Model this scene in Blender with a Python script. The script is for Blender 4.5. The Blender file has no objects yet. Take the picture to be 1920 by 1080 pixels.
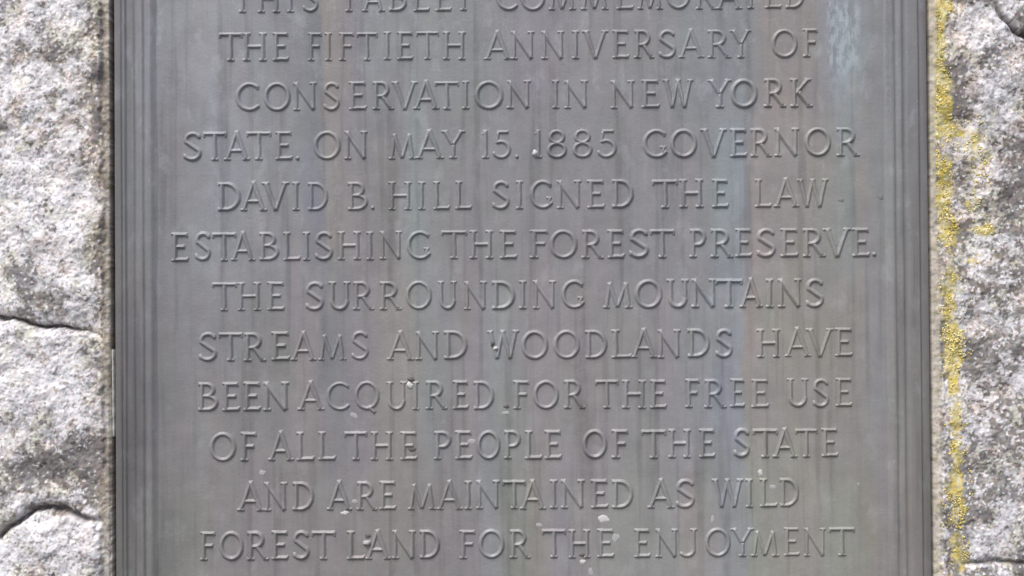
import bpy, math, random
import numpy as np
from mathutils import Vector

random.seed(7)
sc = bpy.context.scene
COL = sc.collection
S = 0.0005                      # metres for one unit of the tablet's own measure (half a millimetre)
D = 2600.0                      # camera distance in those units

# ------------------------------------------------------------------ camera
PITCH, ROLL = math.radians(0.62), math.radians(0.40)
cam_d = bpy.data.cameras.new("camera")
cam = bpy.data.objects.new("camera", cam_d)
COL.objects.link(cam)
sc.camera = cam
cam_d.sensor_width = 36.0
cam_d.lens = 36.0 * D / 1920.0
cam_d.clip_start, cam_d.clip_end = 0.05, 100.0
fwd = Vector((0, math.cos(PITCH), math.sin(PITCH)))
rt = Vector((1, 0, 0))
up = rt.cross(fwd)
rt2 = rt * math.cos(ROLL) - up * math.sin(ROLL)
up2 = rt2.cross(fwd)
pos = -fwd * D * S
from mathutils import Matrix
cam.matrix_world = Matrix(((rt2.x, up2.x, -fwd.x, pos.x), (rt2.y, up2.y, -fwd.y, pos.y),
                           (rt2.z, up2.z, -fwd.z, pos.z), (0, 0, 0, 1)))

def at(px, py):
    """the tablet's own (right, up) measure, origin at its middle, from a measure read off the photograph"""
    d = rt2 * (px - 960.0) + up2 * (540.0 - py) + fwd * D
    t = -pos.y / S / d.y
    p = pos / S + d * t
    return p.x, p.z

# ------------------------------------------------------------------ world, sun, exposure
SUN_EL, SUN_AZ = math.radians(56), math.radians(207)      # high, behind the camera and a little to its left
w = bpy.data.worlds.new("World"); sc.world = w; w.use_nodes = True
nt = w.node_tree
bg = nt.nodes["Background"]
sky = nt.nodes.new("ShaderNodeTexSky")
sky.sky_type = 'NISHITA'; sky.sun_disc = False
sky.sun_elevation = SUN_EL; sky.sun_rotation = SUN_AZ
sky.dust_density = 4.0; sky.ozone_density = 0.6; sky.air_density = 1.0
nt.links.new(sky.outputs[0], bg.inputs[0]); bg.inputs[1].default_value = 0.085
sl = bpy.data.lights.new("sun", 'SUN'); sl.energy = 1.9; sl.angle = math.radians(30); sl.color = (1.0, 0.975, 0.955)
so = bpy.data.objects.new("sun", sl); COL.objects.link(so)
sd = Vector((math.sin(SUN_AZ) * math.cos(SUN_EL), math.cos(SUN_AZ) * math.cos(SUN_EL), math.sin(SUN_EL)))
so.rotation_euler = sd.to_track_quat('Z', 'Y').to_euler()
sc.view_settings.view_transform = 'Standard'; sc.view_settings.look = 'None'
sc.view_settings.exposure = 0.83; sc.view_settings.gamma = 1.0
sc.cycles.filter_width = 1.5
sc.cycles.max_bounces = 6

# unseen ground below the picture, added to bounce light onto the letter undersides
gm = bpy.data.materials.new("bounce_ground"); gm.use_nodes = True
_n = gm.node_tree.nodes.new("ShaderNodeTexNoise"); _n.inputs["Scale"].default_value = 30; _n.inputs["Detail"].default_value = 6
_r = gm.node_tree.nodes.new("ShaderNodeValToRGB")
_r.color_ramp.elements[0].color = (0.07, 0.068, 0.065, 1); _r.color_ramp.elements[1].color = (0.20, 0.195, 0.185, 1)
_c = gm.node_tree.nodes.new("ShaderNodeNewGeometry")
gm.node_tree.links.new(_c.outputs["Position"], _n.inputs["Vector"]); gm.node_tree.links.new(_n.outputs[0], _r.inputs[0])
gm.node_tree.links.new(_r.outputs[0], gm.node_tree.nodes["Principled BSDF"].inputs["Base Color"]); gm.node_tree.nodes["Principled BSDF"].inputs["Roughness"].default_value = 0.95
gme = bpy.data.meshes.new("ground"); gme.from_pydata([(-30, -40, -1.15), (30, -40, -1.15), (30, 2, -1.15), (-30, 2, -1.15)], [], [(0, 1, 2, 3)]); gme.materials.append(gm)
go = bpy.data.objects.new("ground", gme); COL.objects.link(go); go["kind"] = "structure"

# ------------------------------------------------------------------ noise in numpy
def _hash(ix, iy, seed):
    n = (ix.astype(np.int64) * 374761393 + iy.astype(np.int64) * 668265263 + seed * 1442695041) & 0xffffffff
    n = ((n ^ (n >> 13)) * 1274126177) & 0xffffffff
    n = ((n ^ (n >> 16)) * 2246822519) & 0xffffffff
    return ((n ^ (n >> 15)) & 0xffff) / 65535.0

def vnoise(x, y, seed=0):
    ix, iy = np.floor(x), np.floor(y)
    fx, fy = x - ix, y - iy
    fx = fx * fx * (3 - 2 * fx); fy = fy * fy * (3 - 2 * fy)
    a, b = _hash(ix, iy, seed), _hash(ix + 1, iy, seed)
    c, d = _hash(ix, iy + 1, seed), _hash(ix + 1, iy + 1, seed)
    return (a * (1 - fx) + b * fx) * (1 - fy) + (c * (1 - fx) + d * fx) * fy

def fbm(x, y, size, octaves=4, seed=0, gain=0.5):
    s, amp, tot = 0.0, 1.0, 0.0
    ca, sa = math.cos(0.6), math.sin(0.6)
    X, Y = x / size, y / size
    for i in range(octaves):
        s = s + amp * (vnoise(X, Y, seed + i * 17) * 2 - 1)
        tot += amp; amp *= gain
        X, Y = (X * ca - Y * sa) * 2.03, (X * sa + Y * ca) * 2.03
    return s / tot

def sstep(a, b, x):
    t = np.clip((x - a) / (b - a), 0, 1)
    return t * t * (3 - 2 * t)

def lin(c):
    c = np.asarray(c, float) / 255.0
    return np.where(c <= 0.04045, c / 12.92, ((c + 0.055) / 1.055) ** 2.4)

# ------------------------------------------------------------------ helpers
def link(name, mesh, parent=None, mat=None):
    o = bpy.data.objects.new(name, mesh); COL.objects.link(o)
    if parent is not None: o.parent = parent
    if mat is not None and not mesh.materials: mesh.materials.append(mat)
    return o

def grid_mesh(name, X, Y, H, keep, cols=None, smooth=True):
    """heightfield: X right, Y up, H towards the viewer; keep = mask of cells"""
    ny, nx = X.shape
    idx = np.arange(ny * nx).reshape(ny, nx)
    f = np.stack([idx[:-1, :-1], idx[:-1, 1:], idx[1:, 1:], idx[1:, :-1]], -1)[keep]
    used = np.zeros(ny * nx, bool); used[f.ravel()] = True
    remap = np.cumsum(used) - 1
    v = np.stack([X.ravel() * S, -H.ravel() * S, Y.ravel() * S], -1)[used]
    f = remap[f]
    me = bpy.data.meshes.new(name)
    me.vertices.add(len(v)); me.vertices.foreach_set("co", v.ravel())
    me.loops.add(f.size); me.loops.foreach_set("vertex_index", f.ravel().astype(np.int32))
    me.polygons.add(len(f)); me.polygons.foreach_set("loop_start", np.arange(0, f.size, 4, dtype=np.int32))
    me.update(calc_edges=True)
    if smooth: me.polygons.foreach_set("use_smooth", np.ones(len(f), bool))
    if cols is not None:
        a = me.color_attributes.new("surface", 'FLOAT_COLOR', 'POINT')
        c = np.concatenate([cols.reshape(-1, 3)[used], np.ones((used.sum(), 1))], 1)
        a.data.foreach_set("color", c.ravel())
    return me

class G:
    """tiny node helper"""
    def __init__(s, name):
        s.m = bpy.data.materials.new(name); s.m.use_nodes = True
        s.t = s.m.node_tree; s.b = s.t.nodes["Principled BSDF"]
    def n(s, kind, **kw):
        x = s.t.nodes.new("ShaderNode" + kind)
        for k, v in kw.items():
            if k.startswith("i_"): x.inputs[k[2:].replace("_", " ")].default_value = v
            else: setattr(x, k, v)
        return x
    def l(s, a, b): s.t.links.new(a, b)
    def math(s, op, a, b=None, c=None, clamp=False):
        x = s.n("Math", operation=op, use_clamp=clamp)
        for i, q in enumerate((a, b, c)):
            if q is None: continue
            if hasattr(q, "default_value"): s.l(q, x.inputs[i])
            else: x.inputs[i].default_value = q
        return x.outputs[0]
    def mix(s, f, a, b, mode='MIX'):
        x = s.n("Mix", data_type='RGBA', blend_type=mode)
        for i, q in ((0, f), (6, a), (7, b)):
            if hasattr(q, "default_value"): s.l(q, x.inputs[i])
            else: x.inputs[i].default_value = q if i == 0 else (*q, 1.0)
        return x.outputs[2]
    def noise(s, vec, scale, detail=3, rough=0.55, color=False):
        x = s.n("TexNoise"); s.l(vec, x.inputs["Vector"])
        x.inputs["Scale"].default_value = scale; x.inputs["Detail"].default_value = detail
        x.inputs["Roughness"].default_value = rough
        return x.outputs[1 if color else 0]
    def rng(s, v, a, b, c=0.0, d=1.0):
        x = s.n("MapRange", interpolation_type='SMOOTHSTEP')
        s.l(v, x.inputs[0])
        for i, q in enumerate((a, b, c, d)): x.inputs[i + 1].default_value = q
        return x.outputs[0]
    def pos(s, sx=1, sy=1, sz=1):
        g = s.n("NewGeometry"); mp = s.n("Mapping")
        s.l(g.outputs["Position"], mp.inputs[0]); mp.inputs["Scale"].default_value = (sx / S, sy / S, sz / S)
        return mp.outputs[0]

# ------------------------------------------------------------------ weathered bronze
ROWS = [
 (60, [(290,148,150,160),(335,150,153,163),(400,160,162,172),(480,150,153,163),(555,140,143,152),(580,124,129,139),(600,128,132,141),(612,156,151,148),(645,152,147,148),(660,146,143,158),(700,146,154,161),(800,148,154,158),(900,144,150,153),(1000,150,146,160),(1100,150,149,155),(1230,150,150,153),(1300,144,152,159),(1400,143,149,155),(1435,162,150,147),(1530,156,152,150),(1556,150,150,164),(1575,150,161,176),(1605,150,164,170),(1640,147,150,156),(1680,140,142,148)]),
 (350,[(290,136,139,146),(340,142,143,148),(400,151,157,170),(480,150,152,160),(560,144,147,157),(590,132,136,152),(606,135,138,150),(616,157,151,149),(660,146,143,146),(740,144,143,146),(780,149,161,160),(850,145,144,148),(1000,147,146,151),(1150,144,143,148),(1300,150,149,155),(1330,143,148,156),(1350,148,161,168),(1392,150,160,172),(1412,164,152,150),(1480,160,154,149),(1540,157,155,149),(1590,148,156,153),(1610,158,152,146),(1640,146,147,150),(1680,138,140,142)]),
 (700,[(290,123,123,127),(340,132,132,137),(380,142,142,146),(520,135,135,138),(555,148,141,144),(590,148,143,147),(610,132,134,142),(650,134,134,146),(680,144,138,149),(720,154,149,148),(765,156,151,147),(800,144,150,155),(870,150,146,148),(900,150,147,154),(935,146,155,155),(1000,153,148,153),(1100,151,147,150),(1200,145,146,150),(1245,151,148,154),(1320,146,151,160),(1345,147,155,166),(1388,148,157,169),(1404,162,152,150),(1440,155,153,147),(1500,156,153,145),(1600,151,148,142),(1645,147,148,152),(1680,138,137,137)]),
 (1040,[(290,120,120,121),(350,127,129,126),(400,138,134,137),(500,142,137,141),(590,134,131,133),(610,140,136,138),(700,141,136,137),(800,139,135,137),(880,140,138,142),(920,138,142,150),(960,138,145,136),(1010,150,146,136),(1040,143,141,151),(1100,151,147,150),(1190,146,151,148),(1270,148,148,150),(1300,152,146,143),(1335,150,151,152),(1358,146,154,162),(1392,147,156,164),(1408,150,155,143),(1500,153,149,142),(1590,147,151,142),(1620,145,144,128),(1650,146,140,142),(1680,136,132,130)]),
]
def bronze(name, base, rough, streaks=True):
    g = G(name)
    P = g.pos()
    sep = g.n("SeparateXYZ"); g.l(P, sep.inputs[0])
    lowv = g.pos(1, 1, 0.10)
    warp = g.noise(lowv, 1 / 60.0, 2, 0.5)
    drift = g.noise(g.pos(1, 1, 1), 1 / 70.0, 4, 0.6)
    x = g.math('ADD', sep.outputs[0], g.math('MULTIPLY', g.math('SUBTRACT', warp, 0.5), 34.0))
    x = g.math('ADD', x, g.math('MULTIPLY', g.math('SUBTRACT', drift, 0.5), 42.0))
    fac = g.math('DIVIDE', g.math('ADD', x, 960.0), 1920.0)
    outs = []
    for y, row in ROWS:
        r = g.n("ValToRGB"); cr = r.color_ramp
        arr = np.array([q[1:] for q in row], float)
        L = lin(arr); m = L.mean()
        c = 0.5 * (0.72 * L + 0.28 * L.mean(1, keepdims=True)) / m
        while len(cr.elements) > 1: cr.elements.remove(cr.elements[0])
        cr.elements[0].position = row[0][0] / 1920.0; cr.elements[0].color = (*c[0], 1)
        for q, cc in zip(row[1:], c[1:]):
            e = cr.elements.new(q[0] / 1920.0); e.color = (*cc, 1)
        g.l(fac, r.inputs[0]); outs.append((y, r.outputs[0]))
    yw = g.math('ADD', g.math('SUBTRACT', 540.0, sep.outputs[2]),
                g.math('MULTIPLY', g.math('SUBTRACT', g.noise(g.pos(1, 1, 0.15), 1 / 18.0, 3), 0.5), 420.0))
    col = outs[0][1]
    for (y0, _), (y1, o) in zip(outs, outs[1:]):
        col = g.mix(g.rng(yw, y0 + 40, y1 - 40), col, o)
    patch = g.rng(g.noise(g.pos(1, 1, 0.5), 1 / 90.0, 5, 0.6), 0.36, 0.60)
    col = g.mix(g.math('SUBTRACT', 0.44, g.math('MULTIPLY', patch, 0.40)), col, g.mix(g.rng(yw, 150, 950), (0.485, 0.50, 0.53), (0.502, 0.50, 0.487)))
    # fine vertical rain streaks, cloudy patina, pitting
    st = g.noise(g.pos(1, 1, 0.03), 1 / 7.0, 4, 0.6)
    cl = g.noise(P, 1 / 55.0, 5, 0.62)
    fn = g.noise(g.pos(1, 1, 1.6), 1 / 4.0, 3, 0.7)
    v = g.math('ADD', g.math('MULTIPLY', g.math('SUBTRACT', st, 0.5), 0.13), g.math('MULTIPLY', g.math('SUBTRACT', cl, 0.5), 0.55))
    v = g.math('ADD', v, g.math('MULTIPLY', g.math('SUBTRACT', fn, 0.5), 0.16))
    # darker run-off tails, each starting at its own height
    tail = g.rng(g.noise(g.pos(1, 1, 0.045), 1 / 24.0, 3, 0.55), 0.50, 0.68)
    tail2 = g.rng(g.noise(g.pos(1, 1, 0.12), 1 / 11.0, 3, 0.55), 0.54, 0.70)
    v = g.math('SUBTRACT', v, g.math('ADD', g.math('MULTIPLY', tail, 0.21), g.math('MULTIPLY', tail2, 0.05)))
    # pale bloom clouds
    bl = g.rng(g.noise(g.pos(1, 1, 0.55), 1 / 38.0, 5, 0.65), 0.53, 0.70)
    bl = g.math('MULTIPLY', bl, g.rng(yw, 120, 620, 1.5, 0.75))
    v = g.math('ADD', v, g.math('MULTIPLY', bl, 0.17))
    v = g.math('MULTIPLY', g.math('ADD', v, 1.02), 2.0 * base)
    vec = g.n("VectorMath", operation='SCALE'); g.l(col, vec.inputs[0]); g.l(v, vec.inputs["Scale"])
    col = vec.outputs[0]
    # handling and run-off grime thickens towards the rim of the border
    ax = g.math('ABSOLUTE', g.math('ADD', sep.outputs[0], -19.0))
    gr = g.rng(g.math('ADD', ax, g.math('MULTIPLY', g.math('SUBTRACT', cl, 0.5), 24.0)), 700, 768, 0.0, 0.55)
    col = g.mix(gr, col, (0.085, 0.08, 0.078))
    col = g.mix(g.math('MULTIPLY', bl, 0.16), col, (0.25, 0.275, 0.31))
    # slight hue clouds
    hue = g.noise(g.pos(1, 1, 0.25), 1 / 40.0, 3, 0.5, color=True)
    col = g.mix(0.07, col, g.mix(1.0, hue, (0.5, 0.5, 0.5), 'MULTIPLY') if False else hue, 'SOFT_LIGHT')
    # chalky run-off at the upper right
    bx = g.math('MULTIPLY', g.rng(x, 585, 605), g.rng(x, 665, 640))
    bz = g.math('MULTIPLY', g.rng(sep.outputs[2], 370, 430), g.rng(sep.outputs[2], 545, 520))
    bn = g.rng(g.noise(g.pos(1, 1, 0.35), 1 / 11.0, 3, 0.6), 0.42, 0.58)
    m = g.math('MULTIPLY', g.math('MULTIPLY', bx, bz), g.math('MULTIPLY', bn, 0.45))
    col = g.mix(m, col, (0.40, 0.47, 0.50))
    # scattered chalky flecks
    fl = g.rng(g.noise(g.pos(1, 1, 0.7), 1 / 9.0, 2, 0.5), 0.735, 0.80)
    col = g.mix(g.math('MULTIPLY', fl, 0.35), col, (0.42, 0.42, 0.43))
    g.l(col, g.b.inputs["Base Color"])
    g.b.inputs["Metallic"].default_value = 0.0; g.b.inputs["Specular IOR Level"].default_value = 0.5
    ro = g.math('ADD', g.math('MULTIPLY', st, 0.16), rough - 0.08)
    g.l(ro, g.b.inputs["Roughness"])
    bp = g.n("Bump"); bp.inputs["Strength"].default_value = 0.45; bp.inputs["Distance"].default_value = S * 1.2
    hgt = g.math('ADD', g.noise(P, 1 / 5.0, 4, 0.65), g.math('MULTIPLY', cl, 2.2))
    g.l(hgt, bp.inputs["Height"]); g.l(bp.outputs[0], g.b.inputs["Normal"])
    return g.m
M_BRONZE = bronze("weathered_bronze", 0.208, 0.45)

# ------------------------------------------------------------------ the tablet
tab = bpy.data.objects.new("memorial_tablet", None); COL.objects.link(tab)
tab["label"] = "grey weathered bronze tablet with raised capitals and reeded border, set in the rough stone"
tab["category"] = "plaque"
XL, _ = at(217.6, 540); XR, _ = at(1739.6, 540)
TOP, BOT = 900.0, -880.0

# plate: sheet with faint casting waviness
gx = np.arange(XL + 60, XR - 60 + 8, 8.0); gy = np.arange(BOT + 60, TOP - 60 + 8, 8.0)
X, Y = np.meshgrid(gx, gy)
H = 0.9 * fbm(X, Y, 160, 3, 5)
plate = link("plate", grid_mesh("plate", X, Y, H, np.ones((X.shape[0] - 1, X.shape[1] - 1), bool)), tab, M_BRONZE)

# moulding profile (offset in from the edge, height above the plate)
PROF = [(0, -42), (0, 5), (0.8, 7.8), (2.4, 8.2), (11.5, 8.8), (12.8, 8.2), (14.0, 6.4), (15.0, 6.4), (16.2, 8.8), (17.4, 10.2), (19.6, 10.2), (21.4, 9.0),
        (22.8, 7.2), (25, 6.8), (34, 6.6), (35.6, 6.2), (37.4, 4.9), (39, 4.3), (44.5, 4.3), (45.9, 5.9), (47.2, 6.6), (51, 6.6), (52.6, 6.0), (54.4, 4.5),
        (56, 3.8), (59.4, 3.8), (61.0, 5.3), (62.6, 6.0), (66.6, 6.0), (69, 5.0), (72, 3.0), (75.5, 1.3), (80, -0.4), (85, -1.8)]
def rail(a, b, nrm, name, n):
    """a, b outer corners; nrm = inward normal; mitred at both ends"""
    a, b, nrm = np.array(a, float), np.array(b, float), np.array(nrm, float)
    t = (b - a) / np.linalg.norm(b - a)
    V, F = [], []
    for i in range(n + 1):
        f = i / n
        for (o, h) in PROF:
            s = a + t * o; e = b - t * o
            p = s + (e - s) * f + nrm * o
            wv = 0.35 * math.sin(p[1] * 0.011 + o) + 0.25 * math.sin(p[1] * 0.037 + o * 0.3)
            V.append((p[0] * S, -(h + wv * 0.5) * S, p[1] * S))
    k = len(PROF)
    for i in range(n):
        for j in range(k - 1):
            q = i * k + j
            F.append((q, q + 1, q + k + 1, q + k))
    me = bpy.data.meshes.new(name); me.from_pydata(V, [], F)
    me.polygons.foreach_set("use_smooth", [True] * len(F)); me.update()
    return me
for (a, b, nr) in (((XL, BOT), (XL, TOP), (1, 0)), ((XR, TOP), (XR, BOT), (-1, 0)), ((XL, TOP), (XR, TOP), (0, -1)), ((XR, BOT), (XL, BOT), (0, 1))):
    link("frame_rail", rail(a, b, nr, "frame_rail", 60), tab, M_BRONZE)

# ------------------------------------------------------------------ letters (cast relief, one shared mesh for each shape)
CH = 54.0
def seg(x0, y0, x1, y1, w, w2=None): return ('s', x0, y0, x1, y1, w, w if w2 is None else w2)
def ell(cx, cy, rx, ry, a0, a1, w, wt=None, n=26):
    """arc of an ellipse, degrees, heavier on its sides when wt is given"""
    out = []; pts = []
    for i in range(n + 1):
        a = math.radians(a0 + (a1 - a0) * i / n)
        pts.append((cx + rx * math.cos(a), cy + ry * math.sin(a), w if wt is None else wt + (w - wt) * abs(math.cos(a))))
    for p, q in zip(pts, pts[1:]): out.append(('c', p[0], p[1], q[0], q[1], p[2], q[2]))
    return out
def serif(x, y, wid=13.0): return seg(x - wid / 2, y, x + wid / 2, y, 3.8)
ST, TH, HB = 7.6, 5.8, 6.4        # stem, thin stroke, bar
B0, T0 = 2.4, CH - 2.4            # serif lines
def stem(x, y0=0.5, y1=CH - 0.5, w=ST, s0=True, s1=True, sw=13.0):
    o = [seg(x, y0, x, y1, w)]
    if s0: o.append(serif(x, B0, sw))
    if s1: o.append(serif(x, T0, sw))
    return o
GL = {}
GL['I'] = (13, stem(6.5))
GL['1'] = (14, stem(8, s1=False) + [seg(3, CH - 9, 8, CH - 3, 4.5)])
GL['T'] = (46, [seg(1, CH - 3.6, 45, CH - 3.6, HB), seg(2.5, CH - 10, 1.5, CH - 3, 3), seg(43.5, CH - 10, 44.5, CH - 3, 3)] + stem(23, s1=False))
GL['H'] = (44, stem(7.5) + stem(36.5) + [seg(8, 27.5, 36, 27.5, HB)])
GL['E'] = (32, stem(7.5, sw=13) + [seg(5, CH - 3.6, 29.5, CH - 3.6, HB), seg(8, 27.8, 25.5, 27.8, HB), seg(5, 3.6, 31, 3.6, HB), seg(30, 3, 31.3, 8, 3), seg(28.6, CH - 3, 29, CH - 8, 3)])
GL['F'] = (29, stem(7.5) + [seg(5, CH - 3.6, 28, CH - 3.6, HB), seg(8, 27.8, 25, 27.8, HB), seg(27.4, CH - 3, 27.8, CH - 8, 3)])
GL['L'] = (33, stem(7.5) + [seg(5, 3.6, 32, 3.6, HB), seg(31, 3, 32, 8.5, 3)])
GL['N'] = (44, [seg(6.5, 0.5, 6.5, CH - 2, TH), serif(6.5, B0, 12), seg(1, T0, 9, T0, 3.8), seg(37.5, 4, 37.5, CH - 0.5, TH), serif(37.5, T0, 12), seg(5, CH - 2, 38, 1.5, 8.0)])
GL['A'] = (48, [seg(24, CH + 0.5, 6.2, 1, TH), seg(23.2, CH + 1.5, 41.4, 1, 8.0), serif(6.5, B0, 12), serif(41.5, B0, 13), seg(12, 18.5, 36, 18.5, HB - 0.6)])
GL['V'] = (48, [seg(6.4, CH - 1, 24.2, 0.5, 8.0), seg(41.6, CH - 1, 24.2, 0.5, TH), serif(6.5, T0, 13), serif(41.8, T0, 12)])
GL['W'] = (58, [seg(5.6, CH - 1, 18, 1, 7.4), seg(29, CH - 1, 18, 1, TH), seg(28, CH - 1, 41.5, 1, 7.4), seg(52.6, CH - 1, 41.5, 1, TH), serif(5.8, T0, 11), serif(52.4, T0, 11), serif(29, T0, 9)])
GL['M'] = (54, [seg(12.5, CH - 7, 6.6, 1, TH), seg(11.5, CH - 6, 27, 3, 7.6), seg(42.5, CH - 6, 27, 3, TH), seg(41.5, CH - 7, 47.4, 1, 7.6), serif(6.4, B0, 12), serif(47.6, B0, 13)])
GL['O'] = (49, ell(24.5, 27, 20.8, 23.9, 0, 360, 7.8, 6.2, 44))
GL['Q'] = (46, ell(23, 27, 19.6, 23.9, 0, 360, 7.8, 6.2, 44) + [seg(25, 7, 38, -5.5, 7)])
GL['C'] = (43, ell(25.5, 27, 21.6, 23.9, 52, 312, 7.8, 6.2) + [seg(39.4, 49, 39.8, 40.5, 3.4)])
GL['G'] = (42, ell(25, 27, 21.2, 23.9, 52, 318, 7.8, 6.2) + [seg(38.6, 49, 39, 40.5, 3.4), seg(37.4, 5, 37.4, 20.5, 6.2), serif(36.6, 20.5, 10)])
GL['D'] = (40, stem(7.5, s0=False, s1=False) + [seg(1, CH - 3.4, 18, CH - 3.4, 6), seg(1, 3.4, 18, 3.4, 6)] + ell(15, 27, 21.2, 23.7, 90, -90, 7.8, 6.2))
GL['P'] = (33, stem(7.5, s1=False) + [seg(1.5, CH - 3.4, 17, CH - 3.4, 6), seg(8, 24.5, 17, 24.5, 6)] + ell(16, 37.6, 13.3, 13.1, 90, -90, 7.4, 6))
GL['R'] = (40, stem(7.5, s1=False) + [seg(1.5, CH - 3.4, 16, CH - 3.4, 6), seg(8, 25.6, 18, 25.6, 5.8)] + ell(15.5, 38.2, 13.2, 12.6, 90, -90, 7.4, 6)
           + [seg(19, 26, 34.5, 2.5, 7.6), serif(35, B0, 10)])
GL['B'] = (38, stem(7.5, s0=False, s1=False) + [seg(1, CH - 3.4, 17, CH - 3.4, 6), seg(8, 28.6, 19, 28.6, 5.8), seg(1, 3.4, 18, 3.4, 6)]
           + ell(16, 39.6, 12.4, 11.1, 90, -90, 7.2, 6) + ell(17, 16, 16.8, 12.6, 90, -90, 7.6, 6))
GL['S'] = (34, ell(17.5, 39.6, 11.8, 11.2, 28, 205, 6.6) + [('c', 6.9, 35.0, 26.8, 20.2, 8.4, 8.4)] + ell(16, 14.6, 13.0, 11.4, 28, -152, 6.8)
           + [seg(28.6, 50, 29.2, 42.5, 3.4), seg(3.4, 12.5, 3.4, 4.5, 3.4)])
GL['U'] = (40, [seg(7.2, 17, 7.2, CH - 0.5, ST), serif(7.2, T0), seg(33.2, 16, 33.2, CH - 0.5, TH), serif(33.2, T0, 12)] + ell(20.2, 17.5, 13.0, 14.6, 180, 360, 7.4, 6.4))
GL['J'] = (35, [seg(25, 14, 25, CH - 0.5, ST), serif(25, T0)] + ell(12.5, 14.5, 12.5, 11.4, 0, -140, 7.2, 6.2))
GL['Y'] = (43, [seg(6.4, CH - 1, 21.6, 26, 8.0), seg(36.8, CH - 1, 21.6, 26, TH), seg(21.5, 0.5, 21.5, 27, ST), serif(21.5, B0), serif(6.5, T0, 12), serif(36.8, T0, 11)])
GL['K'] = (41, stem(7.5) + [seg(10, 25, 32.5, CH - 2, TH), serif(33, T0, 11), seg(15, 30, 34.5, 2.5, 8), serif(35.5, B0, 11)])
GL['5'] = (34, [seg(8, CH - 3.6, 29, CH - 3.6, 6.4), seg(8.6, CH - 4, 6.8, 29, 5.6)] + ell(14.5, 18, 15.2, 14.8, 118, -150, 7.4, 6))
GL['8'] = (38, ell(19, 40.2, 12.6, 10.8, 0, 360, 6.8, 6, 34) + ell(19, 15.6, 15.6, 12.7, 0, 360, 7.4, 6, 36))
GL['.'] = (9, [('c', 4.5, 4.2, 4.5, 4.4, 7.2, 7.2)])

def letter_mesh(ch, seed):
    wd, prims = GL[ch]
    st_ = 1.0
    gx = np.arange(-4, wd + 4 + st_, st_); gy = np.arange(-10 if ch == 'Q' else -4, CH + 5 + st_, st_)
    X, Y = np.meshgrid(gx, gy)
    wob = 0.35
    Xw = X + wob * fbm(X + seed * 91, Y, 9, 2, 3); Yw = Y + wob * fbm(X, Y + seed * 57, 9, 2, 8)
    dist = np.full(X.shape, 99.0)
    for p in prims:
        k, x0, y0, x1, y1, w0, w1 = p
        dx, dy = x1 - x0, y1 - y0; L2 = max(dx * dx + dy * dy, 1e-6); L = math.sqrt(L2)
        t = ((Xw - x0) * dx + (Yw - y0) * dy) / L2
        if k == 'c':
            tc = np.clip(t, 0, 1)
            d = np.hypot(Xw - x0 - tc * dx, Yw - y0 - tc * dy) - (w0 + (w1 - w0) * tc) / 2
        else:
            n_ = np.abs(((Xw - x0) * dy - (Yw - y0) * dx) / L) - (w0 + (w1 - w0) * np.clip(t, 0, 1)) / 2
            a = np.maximum(-t * L, (t - 1) * L)
            d = np.where((n_ > 0) & (a > 0), np.hypot(np.maximum(n_, 0), np.maximum(a, 0)), np.maximum(n_, a))
        # soft union, so that strokes melt into one another as castings do
        k_ = 1.2
        h = np.clip(0.5 + 0.5 * (dist - d) / k_, 0, 1)
        dist = dist * (1 - h) + d * h - k_ * h * (1 - h)
    ins = -dist + 0.2
    tt_ = np.clip((ins + 1.0) / 4.7, 0, 1)
    Hh = 4.3 * (1.12 * tt_ - 0.12 * tt_ ** 6) + 0.9 * np.minimum(ins + 1.0, 0)
    Hh = 4.25 * np.where(tt_ < 0.8, tt_ * 1.04, 0.832 + (tt_ - 0.8) * 0.84 - (tt_ - 0.8) ** 2 * 1.2) + np.minimum(ins + 1.0, 0) * 0.9 - 0.15
    q = ins > -1.9
    keep = q[:-1, :-1] | q[:-1, 1:] | q[1:, :-1] | q[1:, 1:]
    return grid_mesh("letter_" + ch, X - wd / 2, Y, Hh, keep)

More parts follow.
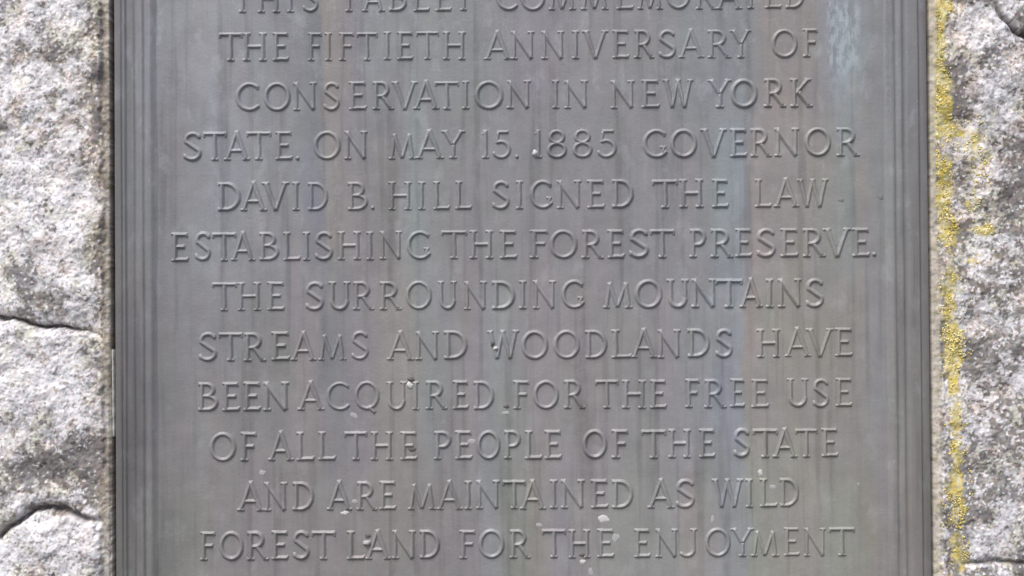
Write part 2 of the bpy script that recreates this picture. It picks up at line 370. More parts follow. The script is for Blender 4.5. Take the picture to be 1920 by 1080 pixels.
LINES = [
 (19.0, "THIS TABLET COMMEMORATED", "TBLET", [
  ('T',432,477),('H',482,526),('I',538,551),('S',566,599),('T',631,677),('A',678,722),('B',728,763),('L',774,806),('E',815,847),('T',847,891),
  ('C',929,971),('O',975,1023),('M',1028,1080),('M',1088,1141),('E',1154,1188),('M',1194,1243),('O',1248,1295),('R',1303,1343),('A',1341,1392),('T',1385,1430),('E',1432,1466),('D',1471,1509)]),
 (110.4, "THE FIFTIETH ANNIVERSARY OF", "", [
  ('T',409,456),('H',454,501),('E',510,542),('F',576,604),('I',609,623),('F',634,664),('T',668,709),('I',719,733),('E',743,775),('T',779,824),('H',829,874),
  ('A',906,960),('N',957,1003),('N',1014,1059),('I',1072,1086),('V',1091,1141),('E',1147,1180),('R',1187,1227),('S',1233,1269),('A',1271,1321),('R',1325,1371),('Y',1368,1410),
  ('O',1446,1496),('F',1504,1534)]),
 (203.6, "CONSERVATION IN NEW YORK", "", [
  ('C',441,487),('O',494,545),('N',549,595),('S',605,639),('E',653,688),('R',697,739),('V',734,784),('A',774,824),('T',814,862),('I',866,880),('O',889,944),('N',949,996),
  ('I',1035,1049),('N',1057,1104),('N',1144,1191),('E',1201,1237),('W',1242,1300),('Y',1326,1373),('O',1369,1420),('R',1431,1474),('K',1481,1524)]),
 (296.4, "STATE. ON MAY 15. 1885 GOVERNOR", "", [
  ('S',342,380),('T',380,426),('A',419,469),('T',461,510),('E',515,549),('.',553,563),('O',587,639),('N',645,690),('M',728,780),('A',778,833),('Y',826,873),
  ('1',902,917),('5',925,959),('.',964,974),('1',1001,1015),('8',1025,1063),('8',1073,1111),('5',1121,1157),
  ('G',1204,1249),('O',1256,1307),('V',1313,1363),('E',1368,1401),('R',1406,1447),('N',1451,1499),('O',1508,1558),('R',1567,1612)]),
 (391.0, "DAVID B. HILL SIGNED THE LAW", "", [
  ('D',407,452),('A',450,501),('V',491,543),('I',548,562),('D',576,616),('B',651,691),('.',694,703),('H',727,773),('I',784,797),('L',811,844),('L',852,885),
  ('S',921,957),('I',967,981),('G',993,1035),('N',1043,1091),('E',1100,1134),('D',1146,1188),('T',1222,1272),('H',1273,1320),('E',1334,1366),('L',1414,1447),('A',1450,1498),('W',1494,1554)]),
 (484.2, "ESTABLISHING THE FOREST PRESERVE.", "", [
  ('E',320,354),('S',364,397),('T',397,444),('A',432,479),('B',485,524),('L',530,564),('I',568,582),('S',589,626),('H',632,678),('I',687,701),('N',711,755),('G',762,806),
  ('T',826,877),('H',879,926),('E',936,970),('F',992,1028),('O',1030,1083),('R',1089,1132),('E',1138,1171),('S',1178,1218),('T',1218,1266),
  ('P',1292,1324),('R',1331,1375),('E',1377,1410),('S',1417,1456),('E',1462,1497),('R',1504,1548),('V',1543,1596),('E',1597,1631),('.',1634,1644)]),
 (578.6, "THE SURROUNDING MOUNTAINS", "", [
  ('T',396,445),('H',444,491),('E',500,534),('S',571,609),('U',615,658),('R',660,702),('R',710,754),('O',760,810),('U',820,858),('N',869,914),('D',921,966),('I',973,987),('N',998,1043),('G',1052,1094),
  ('M',1130,1186),('O',1190,1242),('U',1249,1292),('N',1296,1344),('T',1340,1393),('A',1386,1430),('I',1436,1450),('N',1458,1504),('S',1509,1546)]),
 (672.2, "STREAMS AND WOODLANDS HAVE", "", [
  ('S',371,409),('T',409,456),('R',456,499),('E',508,544),('A',544,594),('M',596,650),('S',657,693),('A',724,777),('N',778,824),('D',831,877),
  ('W',913,974),('O',977,1028),('O',1037,1088),('D',1096,1139),('L',1145,1185),('A',1182,1232),('N',1232,1277),('D',1288,1331),('S',1340,1375),('H',1418,1464),('A',1470,1521),('V',1511,1564),('E',1564,1599)]),
 (766.0, "BEEN ACQUIRED FOR THE FREE USE", "", [
  ('B',370,410),('E',416,450),('E',455,489),('N',493,543),('A',557,609),('C',611,656),('Q',664,712),('U',723,764),('I',773,786),('R',797,839),('E',848,879),('D',887,927),
  ('F',961,993),('O',999,1048),('R',1056,1097),('T',1115,1161),('H',1165,1212),('E',1218,1250),('F',1284,1312),('R',1319,1362),('E',1368,1397),('E',1407,1442),('U',1474,1517),('S',1522,1556),('E',1565,1598)]),
 (859.8, "OF ALL THE PEOPLE OF THE STATE", "", [
  ('O',393,443),('F',450,481),('A',502,551),('L',555,590),('L',595,630),('T',645,690),('H',694,738),('E',749,783),('P',812,847),('E',852,886),('O',894,938),('P',944,977),('L',983,1017),('E',1020,1053),
  ('O',1092,1138),('F',1146,1178),('T',1201,1250),('H',1252,1296),('E',1310,1341),('S',1374,1407),('T',1410,1459),('A',1448,1495),('T',1490,1534),('E',1539,1572)]),
 (953.4, "AND ARE MAINTAINED AS WILD", "", [
  ('A',444,496),('N',495,540),('D',547,589),('A',612,660),('R',667,708),('E',710,743),('M',764,818),('A',818,868),('I',871,885),('N',892,938),('T',941,987),('A',974,1024),('I',1031,1045),('N',1051,1097),('E',1107,1141),('D',1146,1187),
  ('A',1213,1265),('S',1265,1304),('W',1334,1394),('I',1398,1412),('L',1423,1458),('D',1461,1498)]),
 (1045.6, "FOREST LAND FOR THE ENJOYMENT", "", [
  ('F',374,404),('O',411,457),('R',462,504),('E',508,541),('S',548,582),('T',583,630),('L',649,685),('A',684,733),('N',734,780),('D',786,825),
  ('F',860,892),('O',897,946),('R',954,995),('T',1015,1062),('H',1065,1108),('E',1118,1152),('E',1188,1220),('N',1228,1272),('J',1274,1311),('O',1321,1370),('Y',1369,1415),('M',1407,1461),('E',1468,1500),('N',1506,1549),('T',1553,1604)]),
]
cache = {}
proto = {}
cnt = 0
for (yb, words, _, row) in LINES:
    _, zb = at(980, yb + 1.2)                     # one level foot line for the row
    line = bpy.data.objects.new("text_line", None); COL.objects.link(line); line.parent = tab
    line["label"] = "raised line reading " + words
    line.location = (0, 0, zb * S)
    for ch, x0, x1 in row:
        var = (cnt % 2); cnt += 1
        key = (ch, var)
        if key not in cache: cache[key] = letter_mesh(ch, var + 1)
        xa, _ = at(x0 + 0.5, yb - 27); xb, _ = at(x1 - 0.5, yb - 27)
        if ch == '.': pass
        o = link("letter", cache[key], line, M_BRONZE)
        k = (xb - xa) / GL[ch][0] if ch not in '.I1' else 1.0
        o.location = ((xa + xb) / 2 * S, 0, random.uniform(-0.7, 0.7) * S)
        o.scale = (k, random.uniform(0.9, 1.08), 1.0)
        o.rotation_euler = (0, math.radians(random.uniform(-0.5, 0.5)), 0)

# ------------------------------------------------------------------ flecks stuck on the metal
def plain(name, col, rough=0.8, bump=None, vary=0.25):
    g = G(name); P = g.pos()
    n = g.noise(P, 1 / 3.5, 3, 0.6)
    c = g.mix(n, tuple(q * (1 - vary) for q in col), tuple(min(1, q * (1 + vary)) for q in col))
    g.l(c, g.b.inputs["Base Color"]); g.b.inputs["Roughness"].default_value = rough
    return g.m
M_WHITE = plain("dried_white_fleck", (0.50, 0.49, 0.49), 0.7)
M_PALE = plain("pale_chalk_fleck", (0.33, 0.33, 0.335), 0.7)
M_MARK = plain("blue_grey_mark", (0.16, 0.17, 0.18), 0.6)
M_DARK = plain("dark_grime_fleck", (0.10, 0.095, 0.09), 0.8)
def blob(name, px, py, rx, ry, h, mat, seed, base=0.3, parent=None):
    x, z = at(px, py)
    n = 18; V = [(x * S, -(base + h) * S, z * S)]; F = []
    rs = [0.45, 0.8, 1.0]; hs = [0.85, 0.5, -0.12]
    rnd = random.Random(seed)
    wob = [rnd.uniform(0.45, 1.3) for _ in range(n)]
    wob = [(wob[i - 1] + wob[i] * 2 + wob[(i + 1) % n]) / 4 for i in range(n)]
    for r, hh in zip(rs, hs):
        for i in range(n):
            a = 2 * math.pi * i / n
            k = 1 + (wob[i] - 1) * r
            V.append(((x + rx * r * k * math.cos(a)) * S, -(base + h * hh * rnd.uniform(0.9, 1.1)) * S, (z + ry * r * k * math.sin(a)) * S))
    for i in range(n): F.append((0, 1 + i, 1 + (i + 1) % n))
    for q in range(2):
        for i in range(n):
            a, b = 1 + q * n + i, 1 + q * n + (i + 1) % n
            F.append((a, a + n, b + n, b))
    me = bpy.data.meshes.new(name); me.from_pydata(V, [], F); me.update()
    me.polygons.foreach_set("use_smooth", [True] * len(F))
    return link(name, me, parent, mat)
for i, (px, py, rx, ry, h, m) in enumerate([
    (1003, 287, 5.5, 8, 6.5, M_WHITE), (929, 653, 6, 5, 6.5, M_WHITE), (768, 722, 6.5, 7, 3, M_WHITE), (948, 774, 8, 4, 1.5, M_PALE),
    (663, 778, 9, 7, 0.8, M_PALE), (647, 962, 8, 4.5, 1.6, M_WHITE), (492, 886, 6, 6, 1.2, M_PALE), (1130, 972, 14, 9, 1.6, M_WHITE),
    (1155, 1009, 9, 11, 1.6, M_PALE), (1093, 1053, 8, 4.5, 1.8, M_WHITE), (1336, 973, 4, 8, 1.4, M_PALE), (1425, 886, 4.5, 7, 1.6, M_WHITE),
    (1449, 913, 6, 6, 1.2, M_PALE), (1609, 907, 5, 4, 0.8, M_PALE), (688, 1018, 9, 6, 6.4, M_PALE), (1108, 1072, 4, 9, 1.2, M_PALE),
    (1010, 984, 8, 4, 1.0, M_PALE), (664, 940, 6, 4, 1.0, M_PALE), (885, 827, 10, 5, 1.5, M_PALE)]):
    blob("white_fleck", px, py, rx, ry, h if h > 2.5 else h * 0.4, m, i, base=0.3 if h > 2.5 else 0.15, parent=tab)
for i, (px, py, rx, ry, h) in enumerate([(924, 644, 5, 6, 6.3), (771, 711, 7, 5, 3), (773, 843, 9, 6, 1.6), (690, 1005, 6, 4, 1.4), 
                                          (1092, 1040, 6, 4, 2), (950, 762, 6, 4, 1.2)]):
    blob("dark_fleck", px, py, rx, ry, h, M_DARK, 50 + i, parent=tab)

for i, (px, py, rx, ry) in enumerate([(1578, 375, 6, 4), (1652, 369, 5, 8)]):  # blue-grey dabs; the right-hand one stands in for a dent in the metal
    blob('grey_mark', px, py, rx, ry, 0.5, M_MARK, 80 + i, base=0.15, parent=tab)

# ------------------------------------------------------------------ the rock round it
def rock_mat():
    g = G("lichened_rock")
    at_ = g.n("Attribute", attribute_name="surface")
    P = g.pos()
    n1 = g.noise(P, 1 / 3.2, 4, 0.7); n2 = g.noise(P, 1 / 12.0, 4, 0.6)
    v = g.math('ADD', g.math('MULTIPLY', g.math('SUBTRACT', n1, 0.5), 0.55), g.math('MULTIPLY', g.math('SUBTRACT', n2, 0.5), 0.5))
    vec = g.n("VectorMath", operation='SCALE'); g.l(at_.outputs["Color"], vec.inputs[0]); g.l(g.math('ADD', v, 1.0), vec.inputs["Scale"])
    hue = g.noise(P, 1 / 7.0, 2, 0.5, color=True)
    col = g.mix(0.22, vec.outputs[0], hue, 'SOFT_LIGHT')
    g.l(col, g.b.inputs["Base Color"]); g.b.inputs["Roughness"].default_value = 0.92
    g.b.inputs["Specular IOR Level"].default_value = 0.25
    bp = g.n("Bump"); bp.inputs["Strength"].default_value = 0.35; bp.inputs["Distance"].default_value = S * 1.5
    g.l(n1, bp.inputs["Height"]); g.l(bp.outputs[0], g.b.inputs["Normal"])
    return g.m
M_ROCK = rock_mat()

def cells(x, y, size, seed):
    """nearest-seed cells: three random numbers for each cell"""
    X, Y = x / size, y / size; ix, iy = np.floor(X), np.floor(Y)
    best = np.full(X.shape, 1e9); ids = [np.zeros(X.shape) for _ in range(3)]
    for dx in (-1, 0, 1):
        for dy in (-1, 0, 1):
            cx, cy = ix + dx, iy + dy
            d = (cx + _hash(cx, cy, seed) - X) ** 2 + (cy + _hash(cx, cy, seed + 1) - Y) ** 2
            m = d < best; best = np.where(m, d, best)
            for q in range(3): ids[q] = np.where(m, _hash(cx, cy, seed + 2 + q), ids[q])
    return ids
def dist_poly(X, Y, pts):
    d = np.full(X.shape, 1e9); tt = np.zeros(X.shape)
    for i, ((x0, y0), (x1, y1)) in enumerate(zip(pts, pts[1:])):
        dx, dy = x1 - x0, y1 - y0; L2 = dx * dx + dy * dy
        t = np.clip(((X - x0) * dx + (Y - y0) * dy) / L2, 0, 1)
        q = np.hypot(X - x0 - t * dx, Y - y0 - t * dy)
        m = q < d; d = np.where(m, q, d)
    return d
def above(X, Y, pts):
    """True where a point lies above (smaller y) the polyline read as y(x)"""
    xs = [p[0] for p in pts]; ys = [p[1] for p in pts]
    return Y < np.interp(X, xs, ys)
# seams between the stones: (points, half width, depth)
C_AB = [(-90, 590), (0, 597), (35, 601), (62, 610), (88, 616), (125, 616), (160, 622), (230, 640)]
C_BC = [(-90, 1030), (0, 1004), (22, 985), (48, 968), (66, 957), (100, 951), (120, 952), (150, 970), (230, 985)]
C_DA = [(20, -90), (12, 20), (18, 80), (24, 150), (20, 225), (4, 250), (-30, 262), (-90, 270)]
C_E = [(1835, -90), (1858, 5), (1872, 30), (1893, 52), (1908, 66), (1950, 84), (2060, 110)]
C_G = [(1740, 1062), (1800, 1058), (1850, 1050), (1900, 1054), (2060, 1040)]
C_F = [(2060, 250), (1925, 285), (1898, 300), (1884, 330), (1892, 400), (1915, 470), (2060, 520)]
LICHEN_SPOTS = [
    (1755, 20, 8, 30, 150, 1), (1770, 10, 14, 12, 90, 0), (1757, 110, 6, 50, 170, 1), (1760, 155, 9, 20, 120, 0), (1765, 190, 10, 25, 150, 0), (1758, 230, 7, 25, 120, 0), (1775, 245, 14, 20, 80, 2),
    (1820, 255, 20, 14, 90, 2), (1830, 300, 14, 30, 130, 2), (1768, 320, 10, 30, 170, 0), (1765, 375, 9, 25, 150, 0), (1825, 385, 14, 14, 50, 2), (1775, 435, 13, 22, 270, 0), (1845, 432, 12, 9, 70, 2),
    (1820, 490, 8, 6, 40, 0), (1775, 530, 10, 22, 170, 0), (1775, 575, 8, 25, 150, 0), (1785, 640, 12, 30, 240, 2), (1784, 690, 12, 25, 220, 0), (1785, 725, 9, 10, 80, 0), (1788, 785, 9, 25, 170, 0),
    (1790, 850, 9, 22, 120, 0), (1787, 905, 11, 22, 220, 0), (1792, 950, 10, 22, 220, 0), (1785, 1020, 14, 25, 120, 2), (1800, 1050, 12, 14, 70, 1), (1780, 1110, 14, 30, 120, 0)]
def rel(base, patches, X, Y):
    v = np.full(X.shape, float(base))
    for (x, y, rx, ry, a) in patches:
        v = v + a * np.exp(-(((X - x) / rx) ** 2 + ((Y - y) / ry) ** 2))
    return v
# (relief: broad swells and hollows first, then seams, pits and grains)
def build_rock(side):
    step = 1.6
    if side == 'L': xs = np.arange(-90.0, 209.6, step); 
    else: xs = np.arange(1745.6, 2040, step)
    ys = np.arange(-110, 1210, step)
    PX, PY = np.meshgrid(xs, ys)                      # read-off measures
    PX = PX + (PY - 540) * (0.0045 if side == 'L' else 0.0085)
    wx = PX + 5 * fbm(PX, PY, 40, 3, 71) + 2.2 * fbm(PX, PY, 9, 2, 72)
    wy = PY + 6 * fbm(PX, PY, 40, 3, 73) + 2.2 * fbm(PX, PY, 9, 2, 74)
    big = fbm(PX, PY, 130, 3, 1); mid = fbm(PX, PY, 34, 4, 2); fine = fbm(PX, PY, 9, 4, 3, 0.62)
    grit = vnoise(PX / 3.6, PY / 3.6, 9)
    Hh = 13 + 12 * big + 6 * mid + 1.7 * fine + 0.9 * (grit - 0.5)
    if side == 'L':
        low = sstep(-7, 9, wy - np.interp(wx, [p[0] for p in C_AB], [p[1] for p in C_AB]))
        low2 = sstep(-10, 10, wy - np.interp(wx, [p[0] for p in C_BC], [p[1] for p in C_BC]))
        Hh = Hh + (-6 + 15 * low * (1 - 0.6 * sstep(0, 260, PY - 610)) + 4 * low2) * sstep(205, 150, PX)
        Hh = Hh + rel(0, [(170, 905, 35, 50, -9), (90, 900, 50, 25, -6), (75, 500, 55, 30, -7), (10, 265, 22, 22, -9), (60, 720, 70, 70, 8), (110, 300, 70, 90, 6), (100, 1020, 60, 35, 6), (150, 470, 30, 60, 4)], PX, PY)
    else:
        Hh = Hh + rel(0, [(1900, 380, 30, 80, -7), (1850, 760, 40, 40, -6), (1845, 150, 50, 80, 5), (1860, 600, 50, 70, 5), (1860, 1000, 50, 40, 6), (1850, 890, 60, 25, -5)], PX, PY)
    # pits
    pit = sstep(0.44, 0.75, fbm(PX, PY, 13, 3, 31)); Hh -= 1.8 * pit
    dark = 0.55 * pit
    seams = ([(C_AB, 4.2, 22, lambda: sstep(215, 120, PX)), (C_BC, 6.5, 22, lambda: 0.35 + 0.65 * sstep(210, 140, PX)), (C_DA, 5.0, 7, lambda: 0.35 + 0 * PX)] if side == 'L'
             else [(C_E, 5, 13, lambda: 1 + 0 * PX), (C_G, 5, 8, lambda: sstep(1790, 1830, PX)), (C_F, 7, 4, lambda: 0.35 + 0 * PX)])
    for pts, hw, dep, wf in seams:
        d = dist_poly(wx, wy, pts); f = wf()
        Hh -= f * dep * np.exp(-(d / hw) ** 2) + f * dep * 0.28 * np.exp(-(d / (hw * 4)) ** 2)
        dark = np.maximum(dark, f * 0.75 * np.exp(-(d / (hw * 0.9)) ** 2))
    # mortar band beside the tablet
    if side == 'L':
        edge = 193 + 9 * fbm(PX, PY, 60, 3, 41) + 5 * fbm(PX, PY, 10, 2, 42); mort = sstep(edge - 4, edge + 4, PX)
        lvl = 7 + 2.5 * fbm(PX, PY, 30, 3, 44) + 2.0 * fbm(PX, PY, 7, 3, 45)
        Hh = Hh * (1 - mort) + lvl * mort
        Hh = Hh - 5 * sstep(205, 211, PX)
    else:
        edge = 1752 + 2.5 * fbm(PX, PY, 60, 3, 41) + 2 * fbm(PX, PY, 10, 2, 42) + 9 * sstep(350, 620, PY); mort = 1 - sstep(edge - 3, edge + 3, PX)
        lvl = 6 + 1.5 * fbm(PX, PY, 40, 3, 44) + 1.6 * fbm(PX, PY, 8, 3, 45)
        Hh = Hh * (1 - mort) + lvl * mort
    # colour of the rock itself: grey stone, white and cream crusts, pinkish and olive stains, dark grains
    if side == 'L':
        cover = rel(0.16, [(15, 170, 25, 80, .45), (20, 330, 55, 50, .6), (110, 385, 70, 45, .55), (150, 450, 35, 60, .45), (150, 530, 40, 40, .3), (20, 520, 45, 60, .25),
                           (60, 500, 55, 40, -.4), (90, 410, 35, 22, -.3), (10, 615, 40, 12, .3), (125, 655, 22, 40, .25), (40, 760, 55, 70, .35), (130, 770, 45, 50, .2), (120, 870, 80, 50, -.55),
                           (30, 910, 60, 30, -.25), (75, 990, 45, 40, .45), (130, 1010, 35, 40, .3), (20, 1040, 40, 40, .3), (60, 60, 90, 70, .2), (60, 105, 40, 14, -.3), (185, 200, 18, 300, -.35),
                           (175, 890, 30, 120, -.3), (105, 115, 25, 18, -.3)], PX, PY)
        warm = rel(0.0, [(180, 240, 28, 280, .75), (200, 500, 16, 220, .9), (28, 130, 16, 90, .7), (190, 850, 25, 180, .9), (50, 655, 80, 40, .35), (120, 900, 90, 60, .45), (120, 80, 60, 60, .25), (100, 270, 60, 30, .2)], PX, PY)
    else:
        cover = rel(-0.06, [(1840, 50, 50, 40, .6), (1880, 75, 40, 50, .35), (1850, 160, 40, 50, .25), (1880, 160, 30, 20, .4), (1875, 325, 20, 20, .6), (1860, 390, 50, 30, .35), (1890, 430, 25, 22, .5), (1800, 485, 45, 22, .5),
                            (1850, 600, 60, 60, .1), (1880, 640, 60, 14, .25), (1835, 870, 30, 30, .2), (1855, 1010, 48, 45, .65), (1830, 790, 30, 40, .15), (1900, 390, 32, 75, -.6), (1850, 900, 50, 30, -.2),
                            (1905, 10, 30, 30, -.2), (1905, 730, 20, 20, .3)], PX, PY)
        warm = rel(0.05, [(1860, 500, 50, 30, .35), (1840, 250, 70, 120, .35), (1785, 300, 30, 400, .4), (1845, 750, 55, 40, .5), (1800, 60, 30, 60, .3), (1750, 600, 10, 700, .5)], PX, PY)
    n_big = fbm(PX, PY, 46, 4, 11); n_mid = fbm(PX, PY, 15, 3, 12); n_sm = fbm(PX, PY, 6, 2, 13)
    white = sstep(-0.12, 0.30, cover * 0.85 + 0.85 * n_big + 0.7 * n_mid + 0.6 * n_sm)
    wm = np.clip(warm + 0.5 * fbm(PX, PY, 30, 3, 15), 0, 1)
    grain = sstep(0.16, 0.50, fbm(PX, PY, 7.5, 3, 21) + 0.35 * fbm(PX, PY, 36, 2, 22))
    stone = np.array([0.30, 0.275, 0.265]); stone2 = np.array([0.235, 0.235, 0.235]); crust = np.array([0.66, 0.64, 0.655]); cream = np.array([0.62, 0.63, 0.56])
    warmc = np.array([0.34, 0.265, 0.20]); olive = np.array([0.235, 0.225, 0.155]); darkc = np.array([0.075, 0.07, 0.066]); pink = np.array([0.50, 0.42, 0.41])
    def mx(a, b, f): f = f[..., None]; return a * (1 - f) + b * f
    base = mx(stone, stone2, sstep(-0.3, 0.3, fbm(PX, PY, 60, 3, 16)))
    base = mx(base, pink, sstep(0.0, 0.5, fbm(PX, PY, 24, 3, 17)) * 0.55)
    base = mx(base, warmc, wm * 0.65); base = mx(base, olive, sstep(0.1, 0.5, fbm(PX, PY, 22, 3, 18) + wm * 0.5 - 0.2) * 0.6)
    cr = mx(crust, cream, sstep(0.0, 0.45, fbm(PX, PY, 50, 3, 19)) * 0.8)
    c = mx(base, cr, white * 0.80)
    wx2 = PX + 3.0 * fbm(PX, PY, 7, 2, 81); wy2 = PY + 3.0 * fbm(PX, PY, 7, 2, 82)
    # pale crust in slowly changing tints ...
    lil, crm, pnk, gry = [np.array(q) for q in ([.66, .655, .69], [.63, .625, .575], [.66, .60, .585], [.47, .47, .485])]
    a1, b1, h1 = cells(PX + 9 * fbm(PX, PY, 18, 3, 91), PY + 9 * fbm(PX, PY, 18, 3, 92), 30, 601)
    tint = np.where((b1 < .42)[..., None], lil, np.where((b1 < .62)[..., None], crm, np.where((b1 < .82)[..., None], pnk, lil * 0.93)))
    pale = tint * (0.86 + 0.20 * a1 + 0.16 * fbm(PX, PY, 12, 3, 93))[..., None]
    a2, b2, h2 = cells(wx2, wy2, 5.2, 401)
    pale = pale * (0.91 + 0.17 * b2)[..., None]
    # ... thinning to grey and brown stone in ragged patches ...
    cvr = cover * 1.15 + 0.85 * n_big + 0.55 * n_mid
    thin = 1 - sstep(-0.16, 0.03, cvr + 0.30 * (a2 - 0.5))
    sa = np.array([.33, .325, .325]); sb = np.array([.36, .31, .27]); sg = np.array([.29, .285, .235])
    bare = mx(mx(sa, sb, np.clip(wm * 1.3 + 0.5 * fbm(PX, PY, 28, 3, 94), 0, 1)), sg, sstep(0.1, 0.45, fbm(PX, PY, 40, 3, 95) + 0.25 * wm) * 0.7)
    bare = bare * ((0.74 + 0.56 * b2) if side == 'L' else (0.84 + 0.50 * b2))[..., None]
    c = mx(pale, bare, thin * 0.88)
    c = c * (1 + (wm * (1 - 0.4 * thin))[..., None] * np.array([-0.05, -0.13, -0.23]))
    # ... and broken by dark grains that gather in clusters, and by bright chips
    clus = 0.18 - 0.34 * cvr + 0.34 * sstep(0.0, 0.5, fbm(PX, PY, 13, 3, 96)) + 0.10 * thin + 0.12 * wm
    gcol = np.where((h2 < .4)[..., None], np.array([.20, .195, .20]), np.where((h2 < .75)[..., None], np.array([.24, .19, .165]), np.array([.13, .12, .105])))
    c = mx(c, gcol, (a2 < clus) * (0.66 if side == 'L' else 0.72))
    a3, b3, h3 = cells(wx2, wy2, 3.8, 701)
    c = mx(c, gcol * 0.9, (a3 < clus * 0.45) * 0.55)
    pm = sstep(0.27, 0.36, cvr + 0.16 * fbm(PX, PY, 8, 2, 98) + 0.10 * (h1 - 0.5)) * (0.8 - 0.35 * (wm > 0.5))
    c = mx(c, lil * (1.02 + 0.10 * b2 + 0.10 * fbm(PX, PY, 9, 2, 99))[..., None], pm * 0.62)
    c = mx(c, gcol * 1.25, (a3 < 0.13 + 0.12 * sstep(0.0, 0.4, fbm(PX, PY, 16, 3, 101))) * pm * 0.75)
    dm = sstep(0.16, 0.30, -cvr + 0.16 * fbm(PX, PY, 8, 2, 100))
    c = mx(c, np.array([.30, .285, .295]) * (0.85 + 0.3 * b2)[..., None], dm * 0.55)
    c = c * (0.87 + 0.22 * np.clip(cvr - 0.05, -1.0, 0.7) + 0.16 * fbm(PX, PY, 24, 2, 97) - (0.10 if side == 'R' else 0.03))[..., None]
    c = mx(c, np.array([.80, .79, .80]) * np.ones(PX.shape + (3,)), (a3 > 0.93 - 0.1 * (cvr > 0.1)) * 0.6)
    c = mx(c, np.array([0.12, 0.10, 0.088]), np.clip(dark, 0, 1) * (0.75 + 0.35 * vnoise(PX / 5, PY / 5, 88)))
    mcol = (np.array([0.27, 0.235, 0.19]) if side == 'L' else np.array([0.47, 0.43, 0.38]))
    mc = mx(mcol * np.ones(PX.shape + (3,)), olive * (0.9 if side == 'L' else 1.3), sstep(-0.1, 0.5, fbm(PX, PY, 26, 3, 51)) * 0.6)
    mc = mx(mc, np.array([0.55, 0.53, 0.50]), sstep(0.25, 0.6, fbm(PX, PY, 8, 3, 52)) * 0.5)
    mc = mx(mc, darkc, sstep(0.25, 0.6, fbm(PX, PY, 7, 3, 53)) * 0.5)
    c = mx(c, mc, mort * (0.62 if side == 'L' else 0.9))
    if side == 'R':
        ly = np.zeros(PX.shape)
        for (x, y, rx, ry, n, tint) in LICHEN_SPOTS:
            ly = ly + min(1.0, n / (rx * ry * 0.6)) * np.exp(-((PX - x) / (rx * (1.7 if y < 560 else 1.35))) ** 2 - ((PY - y) / (ry * 1.25)) ** 2)
        ly = sstep(0.22, 0.85, ly + 0.6 * fbm(PX, PY, 12, 4, 77)) * (1 - mort * 0.8)
        lc = mx(np.array([0.50, 0.40, 0.09]) * np.ones(PX.shape + (3,)), np.array([0.62, 0.57, 0.33]), sstep(-0.2, 0.4, fbm(PX, PY, 9, 3, 78)))
        c = mx(c, lc, ly * 0.92 * (0.7 + 0.3 * sstep(0.2, 0.6, b2)))
    # tablet measure of every point (the read-off measure undone once, bilinearly exact enough)
    a00, a10, a01, a11 = [np.array(at(x, y)) for x, y in ((0, 0), (1920, 0), (0, 1080), (1920, 1080))]
    u, v = PX / 1920.0, PY / 1080.0
    X = a00[0] * (1 - u) * (1 - v) + a10[0] * u * (1 - v) + a01[0] * (1 - u) * v + a11[0] * u * v
    Y = a00[1] * (1 - u) * (1 - v) + a10[1] * u * (1 - v) + a01[1] * (1 - u) * v + a11[1] * u * v
    # outer face of the gap drops straight back beside the tablet
    if side == 'L':
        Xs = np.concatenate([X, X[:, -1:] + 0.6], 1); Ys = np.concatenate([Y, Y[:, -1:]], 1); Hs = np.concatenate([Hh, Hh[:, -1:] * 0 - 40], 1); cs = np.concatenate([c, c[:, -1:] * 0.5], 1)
        reg = np.where(mort > 0.5, 9, np.where(~above(wx, wy, C_BC), 3, np.where(~above(wx, wy, C_AB), 2, 1)))
        inD = (wx < np.interp(wy, [-90, 20, 80, 150, 225, 250], [20, 12, 18, 24, 20, 4])) & (wy < 262)
        reg = np.where((reg == 1) & inD, 4, reg); reg = np.concatenate([reg, reg[:, -1:]], 1)
    else:
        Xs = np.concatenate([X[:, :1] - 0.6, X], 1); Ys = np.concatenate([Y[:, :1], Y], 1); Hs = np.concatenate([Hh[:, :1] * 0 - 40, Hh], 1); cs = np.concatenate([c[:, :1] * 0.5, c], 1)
        reg = np.where(mort > 0.5, 9, np.where(above(wx, wy, C_E), 5, np.where(~above(wx, wy, C_G), 7, 6)))
        reg = np.where((reg == 6) & (wx > np.interp(wy, [250, 285, 300, 330, 400, 470, 520], [2060, 1925, 1898, 1884, 1892, 1915, 2060])), 8, reg)
        reg = np.concatenate([reg[:, :1], reg], 1)
    flip = slice(None, None, -1)                     # rows upward, so that faces look at the viewer
    Xs, Ys, Hs, cs, reg = Xs[flip], Ys[flip], Hs[flip], cs[flip], reg[flip]
    for r in np.unique(reg):
        keep = reg[:-1, :-1] == r
        nm = "mortar" if r == 9 else "stone"
        o = link(nm, grid_mesh(nm, Xs, Ys, Hs, keep, cs), wall, M_ROCK)
    return PX, PY, Hh
wall = bpy.data.objects.new("stone_wall", None); COL.objects.link(wall)
wall["label"] = "rough pale rock face with white lichen and cracks, around the bronze tablet"
wall["category"] = "rock wall"
HF = {'L': build_rock('L'), 'R': build_rock('R')}
# bed of dark mortar behind everything
x0, x1, z0, z1 = -1120, 1140, -760, 740
me = bpy.data.meshes.new("mortar_bed")
vv = [(x0, -38, z0), (x1, -38, z0), (x1, -38, z1), (x0, -38, z1), (x0, -90, z0), (x1, -90, z0), (x1, -90, z1), (x0, -90, z1)]
me.from_pydata([(x * S, -h * S, z * S) for x, h, z in vv], [], [(0, 1, 2, 3), (4, 7, 6, 5), (0, 4, 5, 1), (1, 5, 6, 2), (2, 6, 7, 3), (3, 7, 4, 0)])
link("mortar_bed", me, wall, plain("dark_mortar", (0.07, 0.06, 0.05), 0.95))

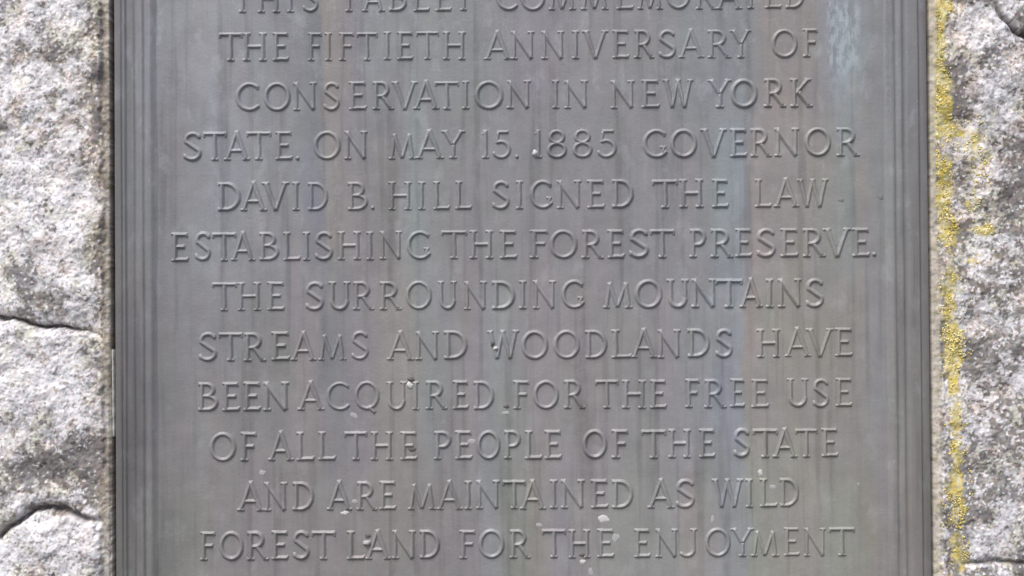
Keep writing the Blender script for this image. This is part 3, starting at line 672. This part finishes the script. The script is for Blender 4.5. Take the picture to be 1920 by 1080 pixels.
# ------------------------------------------------------------------ yellow lichen on the right of the tablet
def rock_h(side, x, y):
    PX, PY, Hh = HF[side]
    i = int(np.clip(round((y - PY[0, 0]) / 1.6), 0, PX.shape[0] - 1)); j = int(np.clip(round((x - PX[0, 0]) / 1.6), 0, PX.shape[1] - 1))
    return Hh[i, j]
def lichen(name, spots, seed, label):
    rnd = random.Random(seed)
    V, F, C = [], [], []
    for (cx, cy, rx, ry, n, tint) in spots:
        for _ in range(int(n * 1.9)):
            x, y = rnd.gauss(cx, rx), rnd.gauss(cy, ry)
            if x < 1752 or x > 2030: continue
            if fbm(np.array([x]), np.array([y]), 14, 2, 77)[0] < -0.12: continue
            X_, Z_ = at(x, y); h = rock_h('R', x, y)
            r = rnd.uniform(0.8, 2.2); hh = r * rnd.uniform(0.2, 0.5)
            b = len(V); k = 6
            V.append((X_ * S, -(h + hh) * S, Z_ * S))
            ph = rnd.random() * 6
            for q, (rr, z_) in enumerate(((0.65, 0.7), (1.0, -0.5))):
                for i in range(k):
                    a = ph + 2 * math.pi * i / k; w_ = rnd.uniform(0.8, 1.2) * r * rr
                    V.append(((X_ + w_ * math.cos(a)) * S, -(h + hh * z_) * S, (Z_ + w_ * math.sin(a)) * S))
            for i in range(k):
                F.append((b, b + 1 + i, b + 1 + (i + 1) % k)); F.append((b + 1 + i, b + 1 + k + i, b + 1 + k + (i + 1) % k, b + 1 + (i + 1) % k))
            t = rnd.random(); u = rnd.uniform(0.75, 1.25)
            if tint == 0: c = (0.57, 0.46, 0.11) if t < .5 else ((0.36, 0.31, 0.09) if t < .68 else ((0.70, 0.62, 0.36) if t < .9 else (0.34, 0.26, 0.17)))
            elif tint == 1: c = (0.44, 0.38, 0.13) if t < .6 else (0.52, 0.46, 0.22)
            else: c = (0.70, 0.63, 0.34) if t < .6 else (0.60, 0.49, 0.15)
            C += [(c[0] * u, c[1] * u, c[2] * u, 1)] * (1 + 2 * k)
    me = bpy.data.meshes.new(name); me.from_pydata(V, [], F)
    me.polygons.foreach_set("use_smooth", [True] * len(F))
    a = me.color_attributes.new("surface", 'FLOAT_COLOR', 'POINT'); a.data.foreach_set("color", np.array(C, np.float32).ravel())
    o = link(name, me, None, M_ROCK)
    o["label"] = label; o["category"] = "lichen"; o["kind"] = "stuff"
    return o
lichen("yellow_lichen", LICHEN_SPOTS,
    3, "crusty yellow and olive lichen in a vertical band close to the tablet's right edge")

# pale deposit squeezed out of the left-hand gap
def gap_strip():
    n = 40; V, F = [], []
    for i in range(n + 1):
        y = 655 + (818 - 655) * i / n
        wv = 1.2 * math.sin(i * 0.9) + 0.8 * math.sin(i * 2.3)
        c, wd = 212.6 + (i / n) * 1.6, 1.9 + 0.9 * math.sin(i * 0.37 + 0.6) ** 2 + 0.3 * wv * 0.3
        for o, h in ((-wd, -6), (-wd * 0.5, 5.5), (wd * 0.4, 6.5), (wd, -6)):
            X_, Z_ = at(c + o, y); V.append((X_ * S, -(h + wv * 0.4) * S, Z_ * S))
    for i in range(n):
        for j in range(3):
            q = i * 4 + j; F.append((q, q + 4, q + 5, q + 1))
    me = bpy.data.meshes.new("mortar_seam"); me.from_pydata(V, [], F); me.polygons.foreach_set("use_smooth", [True] * len(F))
    o = link("mortar_seam", me, wall, plain("pale_seam_mortar", (0.42, 0.43, 0.42), 0.9))
    o["label"] = "thin pale mortar line squeezed out beside the tablet's left edge"
gap_strip()
